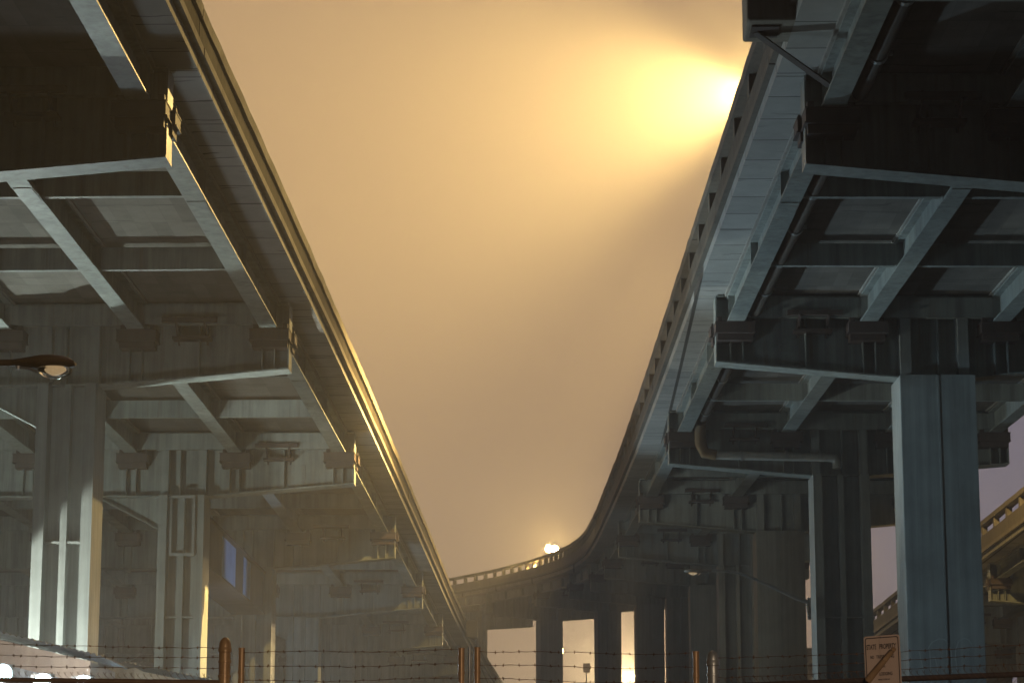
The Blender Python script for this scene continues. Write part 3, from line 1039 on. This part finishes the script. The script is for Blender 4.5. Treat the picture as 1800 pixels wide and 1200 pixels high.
assumed_flood((-13.4, 49.7, 4.1), (-10.1, 52.6, 5.7), 4000, 62, 'assumed floodlight aimed up the nearest left column behind the shed', .08, (0.95, 1.0, 0.88))
assumed_flood((-16.5, 57.0, 4.6), (-13, 62, 12), 1900, 150, 'assumed floodlight under the left viaduct aimed at its girders', .5, GREENISH)
assumed_flood((-13.6, 55.2, 4.6), (-6, 40, 12.3), 3800, 120, 'assumed floodlight behind the nearest left column aimed back under the deck', .6, GREENISH)
assumed_flood((-9.0, 54.4, 4.4), (5.0, 46.5, 13), 4600, 66, 'assumed floodlight beside the nearest left column aimed across at the right deck', .6)
assumed_flood((-8.6, 73.0, 4.4), (4.5, 69, 13), 3600, 80, 'added floodlight between the left columns aimed across at the middle of the right deck', .6)
assumed_flood((-8.0, 88.0, 4.0), (-7.5, 110, 11), 900, 120, 'assumed far floodlight under the left viaduct beyond the strut', .5)

p = Vector((-2.5, 77.5, 1.2))  # added unseen lamp that brightens the blue patches
t = thing('floodlight', (p.x, p.y, 0), 'added small blue floodlight on the ground aimed at the blue patches on the strut', 'floodlight')
mb = MB()
mb.box(p.x - .15, p.x + .15, p.y - .2, p.y + .2, p.z - .3, p.z - .05)
mb.tube([(p.x, p.y, 0), (p.x, p.y, p.z - .3)], .05, 10)
mb.build('lamp_housing', M['lamp_grey'], t)
spot('blue_light', p, (-10, 76.6, 10.5), 2300, (.56, .78, 1.0), 26, .5, t, .05)

# ---------------------------------------------------------------- sheds at lower left


def shed(name, x0, x1, y0, y1, zl, zr, label, strip=.42, ridge=True, window=None):
    """mono-pitch corrugated shed: zl, zr = eave heights at x0 and x1"""
    t = thing(name, ((x0 + x1) / 2, (y0 + y1) / 2, 0), label, 'shed', 'corrugated sheds in the yard')
    zt = lambda x: zl + (zr - zl) * (x - x0) / (x1 - x0)
    # corrugated front and right walls
    mb = MB()
    n = int((x1 - x0) / .09)
    base = []
    top = []
    for i in range(n + 1):
        x = x0 + (x1 - x0) * i / n
        y = y0 + (.02 if i % 2 else 0)
        base.append((x, y, 0)); top.append((x, y, zt(x) - .12))
    b = len(mb.v)
    mb.v += base + top
    for i in range(n):
        mb.f.append((b + i, b + i + 1, b + n + 2 + i, b + n + 1 + i))
    mb.box(x1 - .02, x1, y0 + .03, y1, 0, zr - .12)
    mb.box(x0, x1 - .03, y1 - .04, y1, 0, min(zl, zr) - .14)
    mb.build('wall', M['wall_grey'], t)
    mb = MB()
    mb.hexa([(x0, y0 - .05, zl - .12 - strip), (x1, y0 - .05, zr - .12 - strip), (x1, y0 - .003, zr - .12 - strip), (x0, y0 - .003, zl - .12 - strip),
             (x0, y0 - .05, zl - .12), (x1, y0 - .05, zr - .12), (x1, y0 - .003, zr - .12), (x0, y0 - .003, zl - .12)])
    mb.build('fascia', M['wall_tan'], t)
    # corrugated roof: ribs run front to back, so the front edge reads as a scalloped line
    mb = MB()
    n = int((x1 - x0 + .5) / .028)
    rows = [y0 - .3, (y0 + y1) / 2, y1 + .2]
    for th in (0, .012):
        for r, y in enumerate(rows):
            for i in range(n + 1):
                x = x0 - .25 + (x1 - x0 + .5) * i / n
                mb.v.append((x, y, zt(x) + .014 * math.sin(i * math.pi / 2) + th + .008 * random.random()))
    k = n + 1
    for lay in range(2):
        for r in range(2):
            for i in range(n):
                a = lay * 3 * k + r * k + i
                mb.f.append((a, a + 1, a + k + 1, a + k))
    mb.build('roof', M['roof'], t)
    if window:
        mb = MB()
        wx, wz, ww, wh = window
        mb.box(wx, wx + ww, y0 - .03, y0 - .004, wz, wz + wh)
        w_ = mb.build('window', M['glass_dark'], t)
        mb = MB()
        for (a0, a1, c0, c1) in ((wx - .04, wx, wz - .04, wz + wh + .04), (wx + ww, wx + ww + .04, wz - .04, wz + wh + .04),
                                 (wx, wx + ww, wz + wh, wz + wh + .04), (wx, wx + ww, wz - .04, wz)):
            mb.box(a0, a1, y0 - .05, y0 - .002, c0, c1)
        mb.build('frame', M['wall_tan'], w_)
    return t


a = at(-60, 1098, 46.5)
b = at(160, 1150, 46.5)
shed('shed', a.x - 3, b.x, 46.5, 49.0, a.z + 3 * (a.z - b.z) / (b.x - a.x), b.z, 'tall corrugated shed with a sloping roof in front of the bright column')
a = at(238, 1168, 62)
b = at(360, 1193, 62)
shed('shed', a.x, b.x, 62, 66, a.z, b.z, 'lower corrugated shed with a sloping roof left of the domed post', strip=.5)
a = at(120, 1164, 72)
b = at(250, 1166, 72)
shed('shed', a.x - 2, b.x + 1, 72, 77, a.z, b.z, 'grey flat roofed shed seen between the two sloping roofs', strip=.3)

# ---------------------------------------------------------------- chain link fence, gate and barbed wire (about 20 m away)
FD = 20.0


def barbed(p0, p1, parent, sag=.012, seed=0):
    random.seed(seed)
    p0, p1 = Vector(p0), Vector(p1)
    L = (p1 - p0).length
    n = max(12, int(L / .06))
    pts = []
    for i in range(n + 1):
        u = i / n
        p = p0.lerp(p1, u)
        p.z += -sag * 4 * u * (1 - u) * L + random.uniform(-.0035, .0035) + .006 * math.sin(u * 9 + seed)
        pts.append(p)
    mb = MB()
    mb.tube(pts, .0017, 5)
    q = [p + Vector((0, .003 * math.sin(i * 1.7), .003 * math.cos(i * 1.7))) for i, p in enumerate(pts)]
    mb.tube(q, .0014, 4)
    step = .105
    k = 1
    while k * step < L:
        u = k * step / L
        c = pts[min(n, int(round(u * n)))]
        for _ in range(3):
            d = Vector((random.uniform(-.4, .4), random.uniform(-1, 1), random.uniform(-1, 1))).normalized()
            mb.tube([c - d * .014, c + d * .014], [.0028, .0012], 4)
        mb.tube([c - Vector((.006, 0, 0)), c + Vector((.006, 0, 0))], .0048, 5)
        k += 1
    return mb.build('barbed_wire', M['wire'], parent)


def chain_mesh(A, B, ztopA, ztopB, parent, knuckle=.045, zbot=.08):
    A, B = Vector(A), Vector(B)
    L = (Vector((B.x, B.y, 0)) - Vector((A.x, A.y, 0))).length
    d = Vector((B.x - A.x, B.y - A.y, 0)).normalized()
    nrm = Vector((-d.y, d.x, 0))
    w = .052
    n = int(L / w)
    mb = MB()
    for i in range(n):
        x0 = (i + .5) * w
        zt = ztopA + (ztopB - ztopA) * x0 / L + knuckle + random.uniform(-.004, .004)
        pts = []
        k = 0
        z = zt
        while z > zbot:
            sx = (.5 if k % 2 else -.5) * w
            pts.append(Vector((A.x, A.y, 0)) + d * (x0 + sx) + nrm * (.006 if k % 2 else -.006) + Vector((0, 0, z)))
            z -= w * .95
            k += 1
        # twisted end standing up
        p = pts[0]
        pts.insert(0, p + Vector((0, 0, .022)) + d * random.uniform(.002, .012))
        mb.tube(pts, .0019, 4)
        mb.tube([p, p + Vector((0, 0, .022)) + d * -.012], .0019, 4)
    return mb.build('chain_link', M['mesh'], parent)


def tube_post(name, base, top, r, parent, dome=False, m=None):
    x, y = base
    mb = MB()
    if dome:
        prof = [(r, 0), (r, top - .12), (r * 1.16, top - .115), (r * 1.16, top - .085), (r * 1.08, top - .08)]
        for k in range(6):
            q = k / 6 * math.pi / 2
            prof.append((r * 1.08 * math.cos(q), top - .08 + .08 * math.sin(q)))
        prof.append((.002, top))
    else:
        prof = [(r, 0), (r, top - .012), (r * 1.12, top - .012), (r * 1.12, top), (.002, top + .002)]
    mb.lathe(prof, (x, y, 0), 20)
    for z in (top - .2, top - .31, top - .42):
        mb.lathe([(r * 1.02, z), (r * 1.12, z + .002), (r * 1.12, z + .02), (r * 1.02, z + .022)], (x, y, 0), 20)
    return mb.build(name, m or M['rustpost'], parent, smooth=True)


# left fence
gl = at(395, 1160, FD)
lf = thing('chain_link_fence', (gl.x - 1.5, FD, 0), 'chain link fence with barbed wire left of the left domed post', 'fence')
tube_post('post', (gl.x, FD), at(395, 1119, FD).z, .045, lf, True)
x_l = gl.x - 4.2
tube_post('post', (x_l, FD + .3), 3.35, .03, lf)
for k, (ya, yb) in enumerate(((1131, 1137), (1149, 1155), (1166, 1175))):
    p1 = at(388, yb, FD)
    pa = at(0, ya, FD + .12)
    dd = (pa - p1)
    p0 = p1 + dd * ((x_l - p1.x) / dd.x)
    barbed(p0, p1, lf, .002, 3 + k)
zA = at(0, 1191, FD + .12).z
zB = at(390, 1199, FD).z
A = at(0, 1191, FD + .12)
mb = MB()
mb.tube([(x_l, FD + .27, zA + .03), (gl.x, FD, zB)], .021, 10)
mb.build('top_rail', M['mesh'], lf, smooth=True)
chain_mesh((x_l, FD + .25, 0), (gl.x - .05, FD - .02, 0), zA + .03, zB, lf)

# gate leaves
for (xa, xb, nm, ysL, ysR, lab) in ((425, 811, 'left', (1145, 1171, 1196), (1141, 1166, 1191), 'left leaf of the chain link gate strung with barbed wire'),
                                    (839, 1223, 'right', (1143, 1167, 1192), (1148, 1173, 1199), 'right leaf of the chain link gate strung with barbed wire')):
    pa, pb = at(xa, 1140, FD), at(xb, 1140, FD)
    gt = thing('gate_leaf', ((pa.x + pb.x) / 2, FD, 0), lab, 'gate')
    tube_post('post', (pa.x, FD), at(xa, 1138 if nm == 'left' else 1137, FD).z, .024, gt)
    tube_post('post', (pb.x, FD), at(xb, 1138 if nm == 'left' else 1144, FD).z, .024, gt)
    for k in range(3):
        barbed(at(xa + 4, ysL[k], FD - .02), at(xb - 4, ysR[k], FD - .02), gt, .004, 20 + k + xa)
    zt = at(xa, 1212, FD).z
    mb = MB()
    mb.tube([(pa.x, FD, zt), (pb.x, FD, zt)], .021, 10)
    mb.build('gate_rail', M['galv'], gt, smooth=True)
    mb = MB()
    mb.tube([(pa.x, FD, .12), (pb.x, FD, .12)], .021, 10)
    mb.build('gate_rail', M['galv'], gt, smooth=True)
    chain_mesh((pa.x, FD - .02, 0), (pb.x, FD - .02, 0), zt - .06, zt - .06, gt)
# drop rod where the leaves meet
mid = at(826, 1140, FD)
dr = thing('drop_rod', (mid.x, FD - .05, 0), 'thin steel drop rod between the two gate leaves', 'gate bolt')
tube_post('rod', (mid.x, FD - .05), at(826, 1138, FD).z, .012, dr, m=M['galv'])

# right fence
gr = at(1253, 1160, FD)
FE = 18.8
e = at(1800, 1170, FE)
dirx = Vector((e.x - gr.x, e.y - FD, 0))
end = Vector((gr.x, FD, 0)) + dirx * 1.9
rf = thing('chain_link_fence', (e.x, FE, 0), 'chain link fence with barbed wire right of the right domed post', 'fence')
tube_post('post', (gr.x, FD), at(1253, 1142, FD).z, .044, rf, True, M['galv'])
tube_post('post', (end.x, end.y), 3.2, .03, rf)


def on_right(px, py):
    # point of the right fence's plane seen at px, py
    d = FW + RT * ((px - 900) / F_PX) - UP * ((py - 600) / F_PX)
    n = Vector((-dirx.y, dirx.x, 0))
    t = (Vector((gr.x, FD, 0)) - CAM_O).dot(n) / d.dot(n)
    return CAM_O + d * t


for k, (ya, yb) in enumerate(((1157, 1131), (1175, 1147), (1189, 1165))):
    p0, p1 = on_right(1262, ya), on_right(1800, yb)
    off = Vector((0, -.18 + .06 * k, 0))
    barbed(p0, p0 + (p1 - p0) * 1.85, rf, .002, 40 + k)
ra, rb = on_right(1420, 1199), on_right(1800, 1184)
sl = (rb - ra) / (rb.x - ra.x)
r0 = ra + sl * (gr.x - ra.x)
r1 = ra + sl * (end.x - ra.x)
mb = MB()
mb.tube([r0, r1], .021, 12)
mb.build('top_rail', M['bracket'], rf, smooth=True)
chain_mesh((r0.x, r0.y - .026, 0), (r1.x, r1.y - .026, 0), r0.z, r1.z, rf, .035)
# barbed-wire arm leaning over the sign
p0, p1 = on_right(1524, 1196), on_right(1569, 1141)
p0 = p0 + Vector((0, -.06, 0)); p1 = p1 + Vector((0, -.12, 0))
mb = MB()
mb.tube([p0, p0.lerp(p1, .5), p1], [.027, .022, .016], 12)
for q in (.32, .63, .93):
    c = p0.lerp(p1, q)
    mb.tube([c + Vector((-.012, -.02, .008)), c + Vector((.012, -.02, -.008))], .007, 6)
mb.build('barb_arm', M['arm'], rf, smooth=True)

# ---------------------------------------------------------------- the sign
sa, sb = on_right(1521, 1119), on_right(1584, 1114.5)
sd = (sb - sa).normalized()
sw = (sb - sa).length
sn = Vector((sd.y, -sd.x, 0)).normalized()       # faces the camera
su = sn.cross(sd) * 1
if su.z < 0:
    su = -su
sh = sw * 1.42
so = sa + sn * .035


def sp(x, y, z=0):
    return so + sd * x - su * y + sn * z


sign = thing('sign', so - su * sh, 'rust faded STATE PROPERTY warning sign wired to the fence', 'sign')


def rrect(x0, x1, y0, y1, r, n=6):
    pts = []
    for cx, cy, q0 in ((x1 - r, y0 + r, -90), (x1 - r, y1 - r, 0), (x0 + r, y1 - r, 90), (x0 + r, y0 + r, 180)):
        for k in range(n + 1):
            q = R(q0 + 90 * k / n)
            pts.append((cx + r * math.cos(q), cy + r * math.sin(q)))
    return pts


mb = MB()
pl_ = rrect(0, sw, 0, sh, .022)
mb.sweep([[sp(x, y, z) for x, y in pl_] for z in (-.003, 0)])
mb.build('plate', M['sign'], sign)
mb = MB()
oo = rrect(.010, sw - .010, .012, sh - .012, .018)
ii = rrect(.0165, sw - .0165, .0185, sh - .0185, .014)
k = len(oo)
mb.v = [tuple(sp(x, y, .001)) for x, y in oo] + [tuple(sp(x, y, .001)) for x, y in ii]
for i in range(k):
    j = (i + 1) % k
    mb.f.append((i, j, k + j, k + i))
mb.build('border', M['ink'], sign)


def text(body, cx, y, h, width, parent):
    cu = bpy.data.curves.new('lettering', 'FONT')
    cu.body = body
    cu.align_x = 'CENTER'
    cu.align_y = 'CENTER'
    cu.size = 1
    cu.offset = 0.018
    to = bpy.data.objects.new('tmp_text', cu)
    C.objects.link(to)
    dg = bpy.context.evaluated_depsgraph_get()
    me = bpy.data.meshes.new_from_object(to.evaluated_get(dg))
    bpy.data.objects.remove(to)
    xs = [v.co.x for v in me.vertices]; ys = [v.co.y for v in me.vertices]
    fx = width / (max(xs) - min(xs)); fy = h / (max(ys) - min(ys))
    mx_, my_ = (max(xs) + min(xs)) / 2, (max(ys) + min(ys)) / 2
    for v in me.vertices:
        v.co = sp(cx + (v.co.x - mx_) * fx, y - (v.co.y - my_) * fy, .0018)
    me.materials.append(M['ink'])
    o = bpy.data.objects.new('lettering', me)
    C.objects.link(o)
    o.parent = parent
    o.matrix_parent_inverse = world_of(parent).inverted()
    return o


for body, yy, hh, ww, cx in (('STATE', .215, .10, .27, .21), ('PROPERTY', .215, .10, .46, .70 - .035), ('NO', .415, .065, .10, .22), ('TRESPASSING', .415, .065, .50, .58), ('OR', .60, .055, .10, .52),
                             ('LODGING', .75, .065, .36, .58), ('PENAL CODE 602', .86, .028, .32, .52)):
    text(body, cx * sw, yy * sw * 1.32, hh * sw * 1.32, ww * sw, sign)
mb = MB()
for x, y in ((.5, .05), (.5, 1.36)):
    mb.tube([sp(x * sw, y * sw, 0), sp(x * sw, y * sw, .006)], .006, 8)
mb.build('bolt', M['bolt'], sign)

# ---------------------------------------------------------------- faded graffiti on the wide right column
f = rpath.frame(4)
cyf = f(0, -.622, 0).y


P4, T4 = rpath.ev(4)
T4 = Vector((T4.x, T4.y, 0)).normalized()
U4 = Vector((T4.y, -T4.x, 0))


def gpt(px, py):                 # (a, z) on the column face
    p = at(px, py, cyf + .02)
    return Vector(((p - P4).dot(U4), 0, p.z - P4.z))


for strokes in ([(1617, 1142), (1622, 1165), (1628, 1200)], [(1633, 1138), (1640, 1127), (1652, 1121), (1662, 1122), (1670, 1130), (1674, 1145), (1676, 1190)],
                [(1636, 1140), (1639, 1200)], [(1640, 1155), (1645, 1153), (1649, 1170), (1649, 1195)], [(1681, 1160), (1682, 1140), (1687, 1125), (1696, 1120), (1704, 1122), (1710, 1130)],
                [(1676, 1154), (1682, 1155), (1685, 1190)]):
    pts = [gpt(*q) for q in strokes]
    mb = MB()
    for p0, p1 in zip(pts, pts[1:]):
        d = (p1 - p0).normalized()
        s = Vector((d.z, 0, -d.x)) * .009
        p1 = p1 + d * .01
        mb.hexa([f(q.x, v, q.z) for v in (-.6225, -.619) for q in (p0 - s, p1 - s, p1 + s, p0 + s)])
    mb.build('graffiti', M['graffiti'], right)

# ---------------------------------------------------------------- far small things seen between the columns
b = at(1031, 1173, 215)
t = thing('road_sign', (b.x, b.y, 0), 'tiny square road sign on a thin post between far columns', 'road sign')
mb = MB()
mb.tube([(b.x + .1, b.y + .05, 0), (b.x - .02, b.y + .05, b.z + .3)], .05, 8)
mb.build('post', M['galv'], t, smooth=True)
mb = MB()
mb.box(b.x - .28, b.x + .28, b.y - .02, b.y, b.z - .38, b.z + .38)
mb.build('plate', M['sign'], t)
b = at(987, 1186, 228)
tp = at(987, 1147, 228)
t = thing('light_column', (b.x, b.y, 0), 'thin white lit column beside the far dark pier', 'lamp')
mb = MB()
mb.tube([(b.x, b.y, 0), (b.x, b.y, b.z)], .1, 10)
mb.build('pole', M['galv'], t, smooth=True)
mb = MB()
mb.tube([(b.x, b.y, b.z), (b.x, b.y, tp.z)], .13, 10)
mb.build('tube', M['white_lit'], t, smooth=True)
mb = MB()
mb.tube([(b.x, b.y, tp.z + .001), (b.x, b.y, tp.z + .4)], .16, 10)
mb.build('cap', M['sodium_lens'], t, smooth=True)
# distant low building right of the plated column
a, b = at(1411, 1148, 190), at(1440, 1148, 190)
t = thing('building', (b.x, 190, 0), 'distant pale building glimpsed right of the plated column', 'building')
mb = MB()
mb.box(a.x - 6, b.x + 2, 190, 200, 0, a.z)
mb.build('wall', M['concrete_bldg'], t)
mb = MB()
mb.box(a.x - 6.2, b.x + 2.2, 189.8, 200.2, a.z + .001, a.z + .4)
mb.build('roof', M['roof'], t)
for k in range(6):
    mb = MB()
    x = a.x - 5.2 + 1.6 * k
    mb.box(x, x + .9, 189.95, 189.99, a.z - 2.2, a.z - .9)
    mb.build('window', M['glass_dark'], t)

# ---------------------------------------------------------------- the fog
mb = MB()
mb.box(-225, 225, -35, 335, -1.4, 36)
hz = mb.build('haze', M['ground'])
hm = bpy.data.materials.new('haze')
hm.use_nodes = True
hn = hm.node_tree.nodes
hn.clear()
ho = hn.new('ShaderNodeOutputMaterial')
pv = hn.new('ShaderNodeVolumePrincipled')
pv.inputs['Color'].default_value = (0.92, 0.90, 0.88, 1)
pv.inputs['Density'].default_value = HAZE_DENSITY
pv.inputs['Anisotropy'].default_value = 0.35
hm.node_tree.links.new(pv.outputs[0], ho.inputs['Volume'])
hz.data.materials.clear()
hz.data.materials.append(hm)
hz['kind'] = 'stuff'
